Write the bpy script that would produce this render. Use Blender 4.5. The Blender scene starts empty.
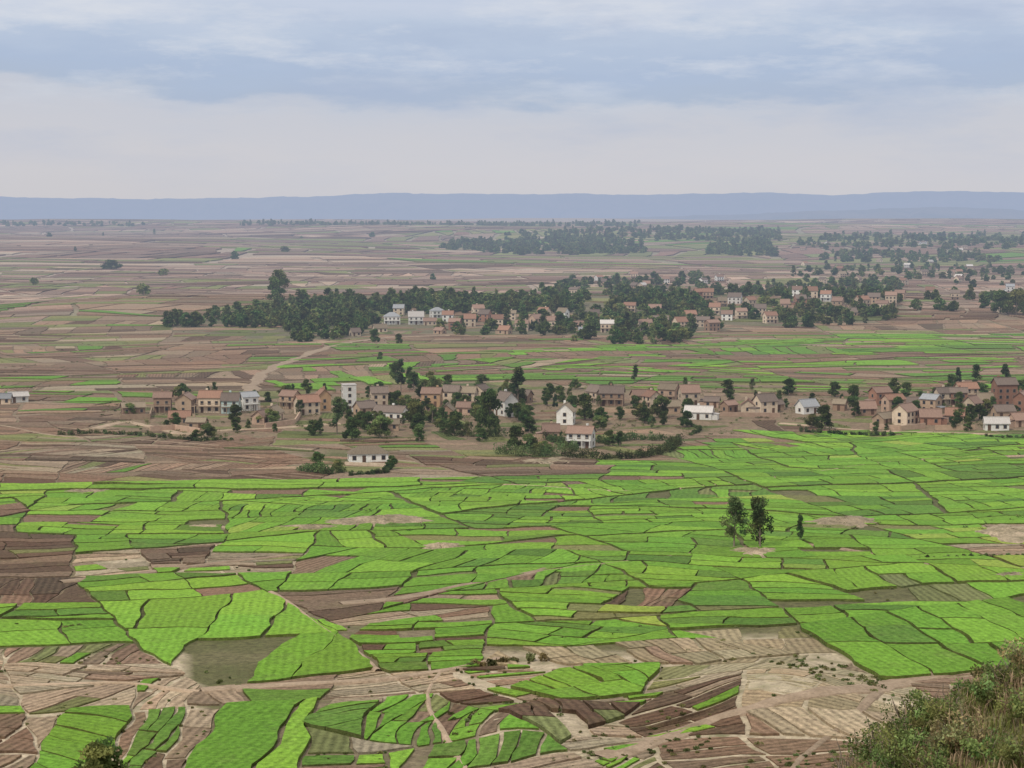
import bpy, math, random
import numpy as np
from math import sin, cos, tan, radians, pi, hypot, atan2, exp
R = random.Random(7)
NR = np.random.default_rng(7)
scene = bpy.context.scene
scene.view_settings.view_transform = 'Standard'
try: scene.view_settings.look = 'None'
except Exception: pass
scene.view_settings.exposure = 0
COL = scene.collection

# ------------------------------------------------------------------ camera
CAMZ = 70.0; F = 1980.0; PITCH = math.atan(172/F)
cam = bpy.data.cameras.new("camera"); cam.sensor_width = 36; cam.lens = 36*F/1024
cam.clip_start = 0.5; cam.clip_end = 90000
camo = bpy.data.objects.new("camera", cam); COL.objects.link(camo)
camo.location = (0, 0, CAMZ); camo.rotation_euler = (pi/2-PITCH, 0, 0)
scene.camera = camo

# ------------------------------------------------------------------ terrain
def sm(a, b, x):
    t = np.clip((x-a)/(b-a), 0, 1); return t*t*(3-2*t)
def H(x, y):
    x = np.asarray(x, float); y = np.asarray(y, float)
    d = np.hypot(x, y)
    z = (0.9*np.sin(x/95+1)*np.sin(y/120)+0.5*np.sin(x/47+y/63))*sm(180, 330, d)
    z = z+(38*sm(1900, 6300, d)+(6*np.sin(x/420+1.1)*np.sin(y/600)+3.5*np.sin(x/230+y/310))*sm(1500, 3000, d))
    z = z-70*sm(7600, 14000, d)
    z = z+9*np.exp(-((y-1420)/140)**2)*sm(-430, -250, x)*(1-sm(250, 480, x))
    z = z+1.6*np.exp(-((y-745)/70)**2)
    z = z+2.8*np.exp(-(((x-39)/13)**2+((y-281)/17)**2))+1.8*np.exp(-(((x-2)/9)**2+((y-262)/12)**2))
    hill = 68.2-0.36*d+8.4*np.exp(-(((x-14)/8.6)**2+((y-46)/11)**2))
    k = 2.0
    z = z+k*np.log1p(np.exp(np.clip((hill-z)/k, -50, 50)))
    return z
def Hs(x, y): return float(H(x, y))
cp, sp = cos(PITCH), sin(PITCH)
def G(px, py, t0=215.0):
    """where a sight line from the viewpoint meets the real terrain (survey helper)"""
    r = (px-512)/F; u = -(py-384)/F
    dx, dy, dz = r, cp+u*sp, -sp+u*cp
    t = t0*1.013**np.arange(330); t = t[t < 9000]
    below = (CAMZ+dz*t) < H(dx*t, dy*t)
    if not below.any(): T = 8500.0
    else:
        i = int(np.argmax(below)); lo = t[max(i-1, 0)]; hi = t[i]
        for _ in range(18):
            m = (lo+hi)/2
            if CAMZ+dz*m < Hs(dx*m, dy*m): hi = m
            else: lo = m
        T = hi
    return (dx*T, dy*T)

# ------------------------------------------------------------------ materials
hz = bpy.data.node_groups.new("painted_haze", 'ShaderNodeTree')  # haze light painted into every material as emission, growing with distance
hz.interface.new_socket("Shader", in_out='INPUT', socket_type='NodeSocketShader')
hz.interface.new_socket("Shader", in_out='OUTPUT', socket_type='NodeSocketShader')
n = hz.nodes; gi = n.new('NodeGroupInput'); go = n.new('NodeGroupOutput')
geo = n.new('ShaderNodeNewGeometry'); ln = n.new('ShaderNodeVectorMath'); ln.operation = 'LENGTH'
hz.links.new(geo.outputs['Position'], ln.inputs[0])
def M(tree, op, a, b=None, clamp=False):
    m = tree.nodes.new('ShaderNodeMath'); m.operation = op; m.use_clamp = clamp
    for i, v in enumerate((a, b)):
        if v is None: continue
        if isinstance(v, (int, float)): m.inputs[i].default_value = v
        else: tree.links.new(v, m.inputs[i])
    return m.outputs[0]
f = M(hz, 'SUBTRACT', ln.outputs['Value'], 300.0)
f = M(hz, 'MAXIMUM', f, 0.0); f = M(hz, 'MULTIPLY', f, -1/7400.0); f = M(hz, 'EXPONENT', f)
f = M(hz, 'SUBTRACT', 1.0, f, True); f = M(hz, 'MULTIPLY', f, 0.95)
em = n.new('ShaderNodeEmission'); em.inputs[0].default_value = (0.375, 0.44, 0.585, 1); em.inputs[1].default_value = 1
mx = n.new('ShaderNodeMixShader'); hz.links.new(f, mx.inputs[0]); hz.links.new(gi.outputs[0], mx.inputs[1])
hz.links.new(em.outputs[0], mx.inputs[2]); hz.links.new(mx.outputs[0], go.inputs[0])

def newmat(name):
    m = bpy.data.materials.new(name); m.use_nodes = True
    t = m.node_tree; t.nodes.clear()
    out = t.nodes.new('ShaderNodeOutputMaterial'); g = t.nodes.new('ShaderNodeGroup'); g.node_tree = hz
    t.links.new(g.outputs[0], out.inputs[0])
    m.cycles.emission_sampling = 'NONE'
    return m, t, g
def noise(t, scale, detail=4, rough=0.6, vec=None, coord='pos', mul=None):
    if vec is None:
        if coord == 'pos': vec = t.nodes.new('ShaderNodeNewGeometry').outputs['Position']
        else: vec = t.nodes.new('ShaderNodeTexCoord').outputs['Object']
    if mul:
        v = t.nodes.new('ShaderNodeVectorMath'); v.operation = 'MULTIPLY'; t.links.new(vec, v.inputs[0]); v.inputs[1].default_value = mul; vec = v.outputs[0]
    nn = t.nodes.new('ShaderNodeTexNoise'); nn.inputs['Scale'].default_value = scale
    nn.inputs['Detail'].default_value = detail; nn.inputs['Roughness'].default_value = rough
    t.links.new(vec, nn.inputs['Vector']); return nn.outputs['Fac']
def mr(t, v, a, b, c, d):
    m = t.nodes.new('ShaderNodeMapRange'); t.links.new(v, m.inputs[0])
    for i, x in enumerate((a, b, c, d)): m.inputs[i+1].default_value = x
    return m.outputs[0]
def mixc(t, fac, a, b, mode='MIX'):
    m = t.nodes.new('ShaderNodeMix'); m.data_type = 'RGBA'; m.blend_type = mode
    def s(sock, v):
        if isinstance(v, (int, float)): sock.default_value = v
        elif isinstance(v, tuple): sock.default_value = (*v[:3], 1)
        else: t.links.new(v, sock)
    s(m.inputs[0], fac); s(m.inputs[6], a); s(m.inputs[7], b); return m.outputs[2]
def scalec(t, col, fac):
    v = t.nodes.new('ShaderNodeVectorMath'); v.operation = 'SCALE'
    if isinstance(col, tuple): v.inputs[0].default_value = col[:3]
    else: t.links.new(col, v.inputs[0])
    t.links.new(fac, v.inputs['Scale']); return v.outputs[0]
def attr(t, name):
    a = t.nodes.new('ShaderNodeAttribute'); a.attribute_name = name; return a
def bsdf(t, g, col, rough=0.9, bump=None, bd=0.1, spec=0.2):
    b = t.nodes.new('ShaderNodeBsdfPrincipled')
    if isinstance(col, tuple): b.inputs['Base Color'].default_value = (*col[:3], 1)
    else: t.links.new(col, b.inputs['Base Color'])
    b.inputs['Roughness'].default_value = rough
    b.inputs['Specular IOR Level'].default_value = spec
    if bump is not None:
        bn = t.nodes.new('ShaderNodeBump'); bn.inputs['Distance'].default_value = bd; bn.inputs['Strength'].default_value = 0.8
        t.links.new(bump, bn.inputs['Height']); t.links.new(bn.outputs[0], b.inputs['Normal'])
    t.links.new(b.outputs[0], g.inputs[0]); return b

# ground
mg, t, g = newmat("ground_soil")
c = attr(t, 'Col').outputs['Color']
n1 = noise(t, 0.05, 3); n2 = noise(t, 0.8, 5, 0.8); n3 = noise(t, 0.2, 5, 0.75)
c2 = mixc(t, mr(t, n3, 0.51, 0.63, 0, 0.75), c, (0.10, 0.11, 0.04))
c2 = mixc(t, mr(t, n1, 0.5, 0.7, 0, 0.3), c2, (0.31, 0.235, 0.155))
c2 = scalec(t, c2, mr(t, n2, 0.28, 0.72, 0.4, 1.6))
bsdf(t, g, c2, 0.95, n2, 0.5)
# parcels
mp, t, g = newmat("crop_field")
c = attr(t, 'Col').outputs['Color']; pu = attr(t, 'puv').outputs['Vector']
sx = t.nodes.new('ShaderNodeSeparateXYZ'); t.links.new(pu, sx.inputs[0])
wob = noise(t, 0.25, 2); n1 = noise(t, 0.09, 4, 0.7); n2 = noise(t, 1.1, 5, 0.85); n4 = noise(t, 0.4, 5, 0.78); n5 = noise(t, 0.022, 2, 0.5)
ph = M(t, 'ADD', M(t, 'MULTIPLY', sx.outputs[1], 2*pi/1.3), M(t, 'MULTIPLY', wob, 3.0))
st = M(t, 'MULTIPLY', M(t, 'SINE', ph), sx.outputs[2])
c2 = mixc(t, mr(t, n5, 0.42, 0.62, 0, 0.3), c, mixc(t, 1.0, c, (1.35, 1.10, 0.9), 'MULTIPLY'))
c2 = mixc(t, mr(t, n1, 0.54, 0.68, 0, 0.45), c2, mixc(t, 0.45, c, (0.19, 0.185, 0.07)))
c2 = mixc(t, mr(t, n4, 0.55, 0.67, 0, 0.5), c2, mixc(t, 0.5, c, (0.085, 0.09, 0.04)))
c2 = mixc(t, mr(t, n4, 0.45, 0.35, 0, 0.3), c2, mixc(t, 0.45, c, (0.30, 0.29, 0.13)))
k = M(t, 'ADD', mr(t, n2, 0.28, 0.72, 0.4, 1.6), st)
c2 = scalec(t, c2, k)
bsdf(t, g, c2, 0.9, n2, 0.5, 0.1)
def simple(name, col, amt=0.25, scale=1.5, rough=0.85, bd=0.03, col2=None, coord='obj', spec=0.25, ns=(1,1,1)):
    m, t, g = newmat(name)
    nn = noise(t, scale, 4, 0.65, coord=coord, mul=ns); n2 = noise(t, scale*6, 3, 0.6, coord=coord)
    c = mixc(t, mr(t, nn, 0.35, 0.7, 0, 1), col, col2 or tuple(v*0.72 for v in col))
    oi = t.nodes.new('ShaderNodeObjectInfo')
    k = M(t, 'MULTIPLY', mr(t, n2, 0.25, 0.75, 1-amt, 1+amt), mr(t, oi.outputs['Random'], 0, 1, 0.75, 1.18))
    bsdf(t, g, scalec(t, c, k), rough, n2, bd, spec)
    return m
m_road = simple("dirt_track_soil", (0.42, 0.31, 0.215), 0.25, 0.4, coord='pos', bd=0.1, col2=(0.27, 0.195, 0.125))
m_mound = simple("bare_earth", (0.42, 0.325, 0.22), 0.4, 0.3, coord='pos', bd=0.4, col2=(0.17, 0.145, 0.08))
m_mtn = simple("mountain_rock", (0.07, 0.085, 0.08), 0.2, 0.002, coord='pos', bd=5, col2=(0.16, 0.14, 0.12))
WALL = {k: simple("plaster_"+k, c, 0.14, 0.7, col2=c2) for k, c, c2 in [
    ('white', (0.76, 0.74, 0.69), (0.62, 0.58, 0.51)), ('cream', (0.62, 0.50, 0.37), (0.48, 0.37, 0.26)),
    ('pink', (0.50, 0.35, 0.25), (0.38, 0.255, 0.18)), ('tan', (0.43, 0.31, 0.21), (0.33, 0.225, 0.15)),
    ('brick', (0.33, 0.175, 0.115), (0.25, 0.13, 0.085)), ('orange', (0.54, 0.34, 0.19), (0.40, 0.26, 0.15)),
    ('teal', (0.45, 0.60, 0.56), (0.62, 0.64, 0.58)), ('mud', (0.30, 0.20, 0.135), (0.24, 0.15, 0.10))]}
ROOF = {k: simple("roof_"+k, c, 0.28, 1.0, rough=r, col2=c2, ns=(6, 1, 1)) for k, c, c2, r in [
    ('tile', (0.32, 0.175, 0.115), (0.21, 0.12, 0.085), .8), ('rust', (0.22, 0.135, 0.10), (0.31, 0.20, 0.145), .6),
    ('brown', (0.20, 0.15, 0.12), (0.13, 0.10, 0.08), .8), ('grey', (0.31, 0.315, 0.32), (0.22, 0.22, 0.225), .5),
    ('thatch', (0.27, 0.215, 0.15), (0.19, 0.145, 0.10), .95), ('light', (0.58, 0.54, 0.50), (0.44, 0.39, 0.35), .5)]}
m_glass = simple("window_dark", (0.04, 0.04, 0.045), 0.2, rough=0.25, spec=0.5)
m_frame = simple("window_frame_paint", (0.40, 0.30, 0.21), 0.1)
m_wood = simple("door_wood", (0.13, 0.075, 0.045), 0.2)
m_bark = simple("bark", (0.24, 0.19, 0.14), 0.3, 3)
def leafmat(name, tr=0.3):
    m, t, g = newmat(name)
    c = attr(t, 'Col').outputs['Color']; oi = t.nodes.new('ShaderNodeObjectInfo')
    hs = t.nodes.new('ShaderNodeHueSaturation'); t.links.new(c, hs.inputs['Color'])
    t.links.new(mr(t, oi.outputs['Random'], 0, 1, 0.465, 0.51), hs.inputs['Hue'])
    rv = M(t, 'FRACT', M(t, 'MULTIPLY', oi.outputs['Random'], 17.3))
    t.links.new(mr(t, rv, 0, 1, 0.7, 1.4), hs.inputs['Value'])
    d = t.nodes.new('ShaderNodeBsdfDiffuse'); t.links.new(hs.outputs[0], d.inputs[0])
    tl = t.nodes.new('ShaderNodeBsdfTranslucent'); t.links.new(hs.outputs[0], tl.inputs[0])
    mm = t.nodes.new('ShaderNodeMixShader'); mm.inputs[0].default_value = tr
    t.links.new(d.outputs[0], mm.inputs[1]); t.links.new(tl.outputs[0], mm.inputs[2]); t.links.new(mm.outputs[0], g.inputs[0])
    return m
m_leaf = leafmat("foliage")

# ------------------------------------------------------------------ mesh helpers
def mesh(name, V, Fc, mats, cols=None, mi=None, vec=None, smooth=False):
    me = bpy.data.meshes.new(name); me.from_pydata(V, [], Fc)
    for m in mats: me.materials.append(m)
    if cols is not None:
        a = me.attributes.new('Col', 'FLOAT_COLOR', 'POINT')
        c = np.ones((len(V), 4), np.float32); c[:, :3] = np.asarray(cols); a.data.foreach_set('color', c.ravel())
    if vec is not None:
        a = me.attributes.new('puv', 'FLOAT_VECTOR', 'POINT'); a.data.foreach_set('vector', np.asarray(vec, np.float32).ravel())
    if mi is not None: me.polygons.foreach_set('material_index', np.asarray(mi, np.int32))
    if smooth: me.polygons.foreach_set('use_smooth', np.ones(len(me.polygons), bool))
    me.update(); return me
def obj(name, me, loc=(0, 0, 0), rz=0, sc=(1, 1, 1), parent=None):
    o = bpy.data.objects.new(name, me); COL.objects.link(o)
    o.location = loc; o.rotation_euler = (0, 0, rz); o.scale = sc
    if parent: o.parent = parent
    return o

# ------------------------------------------------------------------ zones (survey)
def P(pts): return np.array([G(*p) for p in pts])
def pip(poly, x, y):
    x = np.asarray(x, float); y = np.asarray(y, float); ins = np.zeros(x.shape, bool); j = len(poly)-1
    for i in range(len(poly)):
        xi, yi = poly[i]; xj, yj = poly[j]
        c = ((yi > y) != (yj > y)) & (x < (xj-xi)*(y-yi)/((yj-yi) if yj != yi else 1e-9)+xi)
        ins ^= c; j = i
    return ins
G1 = (0.148, 0.300, 0.036); G2 = (0.180, 0.345, 0.040); G3 = (0.110, 0.215, 0.036); YG = (0.25, 0.35, 0.06)
B1 = (0.118, 0.077, 0.052); B2 = (0.195, 0.132, 0.090); B3 = (0.265, 0.186, 0.128); T1 = (0.39, 0.305, 0.21); T2 = (0.31, 0.245, 0.17); DG = (0.18, 0.19, 0.075)
PU1 = (0.195, 0.13, 0.10); PU2 = (0.285, 0.205, 0.155)
PAL = {
 'green': [(G1, 40), (G2, 32), (G3, 14), (YG, 4), (B2, 4), (DG, 5)],
 'gmix': [(G1, 22), (G2, 10), (G3, 16), (B2, 20), (B1, 10), (T2, 9), (DG, 13)],
 'gbr': [(G1, 16), (G3, 18), (B2, 28), (B3, 16), (B1, 8), (DG, 14)],
 'brown': [(B1, 16), (B2, 38), (B3, 24), (T2, 8), (DG, 10), (G3, 4)],
 'dark': [(B1, 55), (B2, 35), (DG, 10)],
 'tan': [(T1, 20), (T2, 26), (B3, 20), (B2, 16), (DG, 12), (G1, 6)],
 'tmix': [(T1, 12), (T2, 18), (B3, 14), (B1, 16), (DG, 16), (G1, 14), (G2, 10)],
 'dry': [((0.36, 0.295, 0.19), 36), ((0.30, 0.25, 0.155), 30), ((0.21, 0.20, 0.095), 24), (B3, 10)],
 'purple': [(PU1, 36), (PU2, 26), (B1, 14), ((0.38, 0.29, 0.22), 12), (DG, 12)],
 'farg': [(PU1, 28), (PU2, 18), (DG, 36), (G3, 12), ((0.36, 0.28, 0.21), 6)],
 'yard': [(B3, 18), (B2, 25), ((0.11, 0.13, 0.045), 37), (DG, 20)],
}
GAP = {'green': (0.12, 0.115, 0.05), 'gmix': (0.20, 0.16, 0.10), 'gbr': (0.19, 0.14, 0.09), 'brown': (0.24, 0.175, 0.12), 'dark': (0.23, 0.17, 0.11), 'tan': (0.52, 0.425, 0.30),
       'tmix': (0.46, 0.375, 0.26), 'purple': (0.39, 0.30, 0.235), 'farg': (0.26, 0.225, 0.15), 'dry': (0.46, 0.38, 0.26)}
Z = [
 ([(700, 640), (790, 635), (870, 668), (880, 720), (800, 735), (720, 700)], 'dry', 50, 1.8, 0),
 ([(860, 668), (1100, 655), (1100, 800), (780, 800), (800, 735), (880, 720)], 'tan', 26, 2.8, 20),
 ([(975, 515), (1100, 505), (1100, 560), (985, 555)], 'tan', 34, 3, 5),
 ([(-120, 655), (185, 655), (205, 710), (190, 800), (-120, 800)], 'tan', 22, 2.6, 60),
 ([(205, 700), (470, 695), (500, 800), (190, 800)], 'gmix', 27, 2.8, 75),
 ([(470, 655), (700, 650), (720, 800), (430, 800)], 'tmix', 17, 3.0, 25),
 ([(330, 680), (480, 655), (490, 800), (440, 800)], 'tan', 20, 2.5, 20),
 ([(680, 655), (870, 680), (850, 800), (650, 800)], 'tmix', 16, 3.0, 35),
 ([(270, 588), (500, 580), (490, 675), (380, 675)], 'gmix', 34, 2.2, 15),
 ([(-120, 545), (70, 548), (100, 603), (-120, 605)], 'dark', 70, 2, 0),
 ([(130, 545), (310, 545), (300, 572), (60, 585)], 'tmix', 42, 3.2, 20),
 ([(-300, 605), (270, 590), (380, 670), (200, 690), (-300, 655)], 'green', 110, 1.8, 10),
 ([(640, 585), (1300, 560), (1300, 680), (850, 690), (700, 650), (480, 650), (500, 600)], 'green', 80, 2.2, 10),
 ([(-300, 487), (420, 480), (600, 470), (1300, 520), (1300, 600), (500, 610), (-300, 605)], 'green', 58, 1.9, 8),
 ([(425, 480), (500, 480), (620, 482), (650, 432), (1300, 425), (1300, 530), (600, 520)], 'green', 56, 2.4, 2),
 ([(-300, 425), (330, 435), (500, 452), (620, 458), (600, 484), (420, 487), (-300, 490)], 'brown', 75, 4.2, -4),
 ([(-300, 395), (110, 398), (110, 440), (-300, 440)], 'brown', 120, 3, 0),
 ([(-60, 374), (90, 378), (90, 397), (-60, 397)], 'gmix', 200, 2.6, 0),
 ([(640, 340), (1300, 326), (1300, 362), (900, 368), (640, 366)], 'gmix', 150, 3.4, 0),
 ([(700, 318), (1300, 315), (1300, 335), (640, 342)], 'brown', 240, 2.6, 0),
 ([(420, 348), (700, 348), (700, 384), (400, 384)], 'gmix', 140, 3.0, 0),
 ([(560, 366), (1300, 366), (1300, 394), (560, 392)], 'gbr', 140, 3.0, 0),
 ([(230, 356), (430, 345), (430, 395), (260, 395)], 'gbr', 160, 2.8, 0),
 ([(-300, 308), (110, 310), (90, 328), (-300, 328)], 'farg', 450, 2.6, 0),
 ([(380, 224), (1300, 224), (1300, 262), (400, 262)], 'farg', 5000, 2.5, 0),
 ([(640, 262), (1300, 262), (1300, 320), (640, 330)], 'purple', 800, 2.5, 0),
]
ZW = [(P(z[0]), z[1], z[2], z[3], radians(z[4])) for z in Z]
VZ = [P(v) for v in [
 [(100, 402), (250, 392), (340, 394), (345, 440), (200, 438), (100, 432)],
 [(335, 384), (560, 380), (560, 432), (700, 440), (660, 460), (500, 458), (400, 445), (335, 436)],
 [(560, 392), (780, 392), (780, 420), (700, 442), (560, 430)],
 [(780, 398), (860, 396), (1120, 384), (1120, 436), (860, 432), (780, 424)],
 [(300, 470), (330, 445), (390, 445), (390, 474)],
 [(290, 342), (345, 342), (400, 334), (640, 336), (900, 318), (905, 290), (640, 292), (290, 300), (160, 325), (160, 330)]]]

def wf(x, y):
    f = float(sm(900, 1700, hypot(x, y)))
    nn = 1-f
    return (1.7*sin(y/29+1.3)+1.0*sin((x*0.8+y)/15)+nn*(0.45*sin(y/4.7+x/9)+0.3*sin(y/2.3-x/3.1))+f*14*sin(y/170+x/260),
            2.6*sin(x/27+0.4)+1.4*sin((x-y*0.6)/13)+nn*(0.75*sin(x/4.9-y/11)+0.35*sin(x/2.1+y/5))+f*(22*sin(x/150+y/330)+7*sin(x/60)))
def inv(p):
    q = p
    for _ in range(3):
        w = wf(*q); q = (p[0]-w[0], p[1]-w[1])
    return q
def clip(poly, nx, ny, c):
    out = []
    for i in range(len(poly)):
        a = poly[i-1]; b = poly[i]; da = a[0]*nx+a[1]*ny-c; db = b[0]*nx+b[1]*ny-c
        if (da <= 0) != (db <= 0):
            s = da/(da-db); out.append((a[0]+(b[0]-a[0])*s, a[1]+(b[1]-a[1])*s))
        if db <= 0: out.append(b)
    return out
def area(p):
    return 0.5*sum(p[i-1][0]*p[i][1]-p[i][0]*p[i-1][1] for i in range(len(p))) if len(p) > 2 else 0
def bsp(poly, A, ang, asp, gap, out, jit=4, depth=0):
    a = abs(area(poly))
    if a < A*R.uniform(0.8, 1.9) or depth > 22:
        if a > A*0.1: out.append(poly)
        return
    u = (cos(ang), sin(ang)); v = (-u[1], u[0])
    pu = [p[0]*u[0]+p[1]*u[1] for p in poly]; pv = [p[0]*v[0]+p[1]*v[1] for p in poly]
    eu = max(pu)-min(pu); ev = max(pv)-min(pv)
    j = radians(R.gauss(0, jit))
    if eu > asp*ev: b = ang+j
    else: b = ang+pi/2+j
    nx, ny = cos(b), sin(b)
    pr = [p[0]*nx+p[1]*ny for p in poly]
    c = min(pr)+(max(pr)-min(pr))*R.uniform(0.34, 0.66)
    gg = gap*R.choice((0.6, 0.8, 1, 1.5))
    bsp(clip(poly, nx, ny, c-gg/2), A, ang, asp, gap, out, jit, depth+1)
    bsp(clip(poly, -nx, -ny, -c-gg/2), A, ang, asp, gap, out, jit, depth+1)
def subtract(poly, reg):
    pcs = []; rest = poly
    for i in range(len(reg)):
        a = reg[i-1]; b = reg[i]; nx, ny = b[1]-a[1], a[0]-b[0]; l = hypot(nx, ny); nx /= l; ny /= l
        c = a[0]*nx+a[1]*ny
        o = clip(rest, -nx, -ny, -c-0.5)
        if abs(area(o)) > 12: pcs.append(o)
        rest = clip(rest, nx, ny, c)
        if len(rest) < 3: break
    return pcs
CUT = [
 ([(100, 604), (262, 592), (372, 670), (205, 688)], 'green1', 300, 2.5, 10),
 ([(10, 790), (70, 712), (130, 709), (100, 790)], 'green1', 60, 3, 75),
 ([(118, 790), (148, 712), (186, 709), (155, 790)], 'gd', 30, 3, 75),
 ([(172, 790), (226, 706), (318, 701), (292, 790)], 'green1', 150, 3, 75),
 ([(800, 628), (1100, 585), (1100, 662), (880, 680)], 'green1', 260, 2, 15),
 ([(268, 594), (400, 588), (378, 612), (330, 622)], 'dark', 90, 2.2, 10),
 ([(603, 606), (632, 589), (690, 590), (670, 608)], 'dark', 40, 3.5, 80),
 ([(140, 552), (215, 547), (205, 566), (150, 566)], 'dark', 50, 2.5, 10),
 ([(350, 640), (370, 626), (490, 618), (478, 668), (390, 674)], 'gd', 45, 2.4, 10),
 ([(510, 690), (560, 672), (660, 668), (640, 696), (560, 702)], 'green1', 28, 2.6, 25),
 ([(500, 712), (545, 702), (640, 706), (560, 745)], 'dark', 16, 3, 25),
 ([(300, 725), (330, 708), (380, 704), (360, 740)], 'gd', 20, 3, 25),
 ([(0, 486), (420, 480), (420, 487), (0, 493)], 'green1', 120, 4, 0),
 ([(480, 664), (500, 650), (720, 640), (800, 655), (700, 665)], 'dry', 30, 3, 5),
 ([(-100, 520), (20, 505), (30, 512), (-60, 530)], 'dark', 100, 2, 0),
]
PAL['green1'] = [(G1, 50), (G2, 40), (G3, 10)]
PAL['gd'] = [(G1, 38), (G3, 27), (B1, 22), (B2, 13)]
GAP['green1'] = GAP['green']; GAP['gd'] = (0.24, 0.19, 0.11)
def ccw(p): return p if area(p) > 0 else p[::-1]
CW = [(ccw([inv(G(*q)) for q in c[0]]), c[1], c[2], c[3], radians(c[4])) for c in CUT]
def zone(x, y):
    for z in ZW:
        if pip(z[0], x, y): return z[1], z[2], z[3], z[4]
    d = hypot(x, y)
    return ('brown' if d < 1500 else 'purple'), (100 if d < 700 else 280 if d < 1250 else 1000 if d < 2600 else 5500), 2.8, 0.0

pV, pF, pC, pU = [], [], [], []
def pick(pal):
    w = PAL[pal]; return R.choices([a for a, _ in w], [b for _, b in w])[0]
def emit(poly, col, ang, seg, base):
    pts = []
    m = len(poly)
    for i in range(m):
        a = poly[i]; b = poly[(i+1) % m]; L = hypot(b[0]-a[0], b[1]-a[1])
        if L < 0.3: continue
        k = max(1, int(L/seg)+1)
        jx = 0.2 if seg < 5 else seg*0.04
        for s in range(k): pts.append((a[0]+(b[0]-a[0])*s/k+R.uniform(-jx, jx), a[1]+(b[1]-a[1])*s/k+R.uniform(-jx, jx)))
    if len(pts) < 3: return
    isg = col[1] > col[0]*1.25
    h = base+(0.27 if isg else 0.10)+R.uniform(-0.06, 0.06)
    jv = R.uniform(0.84, 1.18); jr = R.uniform(0.93, 1.08)
    cc = (col[0]*jv*jr, col[1]*jv, col[2]*jv)
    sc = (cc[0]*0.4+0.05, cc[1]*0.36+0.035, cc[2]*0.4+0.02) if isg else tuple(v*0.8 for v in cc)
    W = [(p[0]+w[0], p[1]+w[1]) for p in pts for w in [wf(*p)]]
    z = H([p[0] for p in W], [p[1] for p in W])
    ca, sa = cos(ang), sin(ang); stp = 0.09 if isg else 0.2
    if hypot(*W[0]) > 900: stp = 0
    i0 = len(pV); k = len(W)
    uv = [(p[0]*ca+p[1]*sa, -p[0]*sa+p[1]*ca, stp) for p in W]
    pV.extend([(p[0], p[1], zz+h) for p, zz in zip(W, z)]); pC.extend([cc]*k); pU.extend(uv)
    pF.append(list(range(i0, i0+k)))
    i1 = len(pV)
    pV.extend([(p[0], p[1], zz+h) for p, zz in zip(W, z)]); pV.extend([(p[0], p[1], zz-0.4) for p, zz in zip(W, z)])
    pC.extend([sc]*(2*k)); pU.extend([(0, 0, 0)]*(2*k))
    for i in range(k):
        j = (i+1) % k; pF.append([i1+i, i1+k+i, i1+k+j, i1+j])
HOUSEXY = []
def fill(block, pal, A, asp, ang, gap, seg, base):
    ps = []
    if pal in ('tan', 'tmix', 'dry') and seg < 5: gap *= 1.35
    aspv = asp*R.uniform(0.6, 1.4); a2 = ang+radians(R.gauss(0, 10))
    if R.random() < 0.22: a2 += pi/2
    bsp(block, A*R.uniform(0.5, 1.8), a2, aspv, gap, ps)
    main = pick(pal); coh = 0.5
    stp = R.uniform(0, 0.3) if pal != 'dry' else 0
    for p in ps:
        cx = sum(q[0] for q in p)/len(p); cy = sum(q[1] for q in p)/len(p); w = wf(cx, cy); wx, wy = cx+w[0], cy+w[1]
        if any((wx-hx)**2+(wy-hy)**2 < 64 for hx, hy in HOUSEXY): continue
        b_ = base+stp-(0.03 if pal == 'dry' else 0)
        if any(pip(v, wx, wy) for v in VZ):
            if R.random() < 0.4: continue
            emit(p, pick('yard'), a2, seg, base-0.05); continue
        if R.random() < (0.12 if pal == 'dry' else 0.02): continue
        emit(p, main if R.random() < coh else pick(pal), a2, seg, b_)

# ------------------------------------------------------------------ houses
def box(V, Fc, MI, x0, x1, y0, y1, z0, z1, mi):
    i = len(V); V += [(x0, y0, z0), (x1, y0, z0), (x1, y1, z0), (x0, y1, z0), (x0, y0, z1), (x1, y0, z1), (x1, y1, z1), (x0, y1, z1)]
    Fc += [[i, i+3, i+2, i+1], [i+4, i+5, i+6, i+7], [i, i+1, i+5, i+4], [i+1, i+2, i+6, i+5], [i+2, i+3, i+7, i+6], [i+3, i, i+4, i+7]]; MI += [mi]*6
def slab(V, Fc, MI, a, b, c, d, th, mi):
    i = len(V); V += [a, b, c, d]+[(p[0], p[1], p[2]-th) for p in (a, b, c, d)]
    Fc += [[i, i+1, i+2, i+3], [i+7, i+6, i+5, i+4]]+[[i+k, i+4+k, i+4+(k+1) % 4, i+(k+1) % 4] for k in range(4)]; MI += [mi]*6
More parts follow.
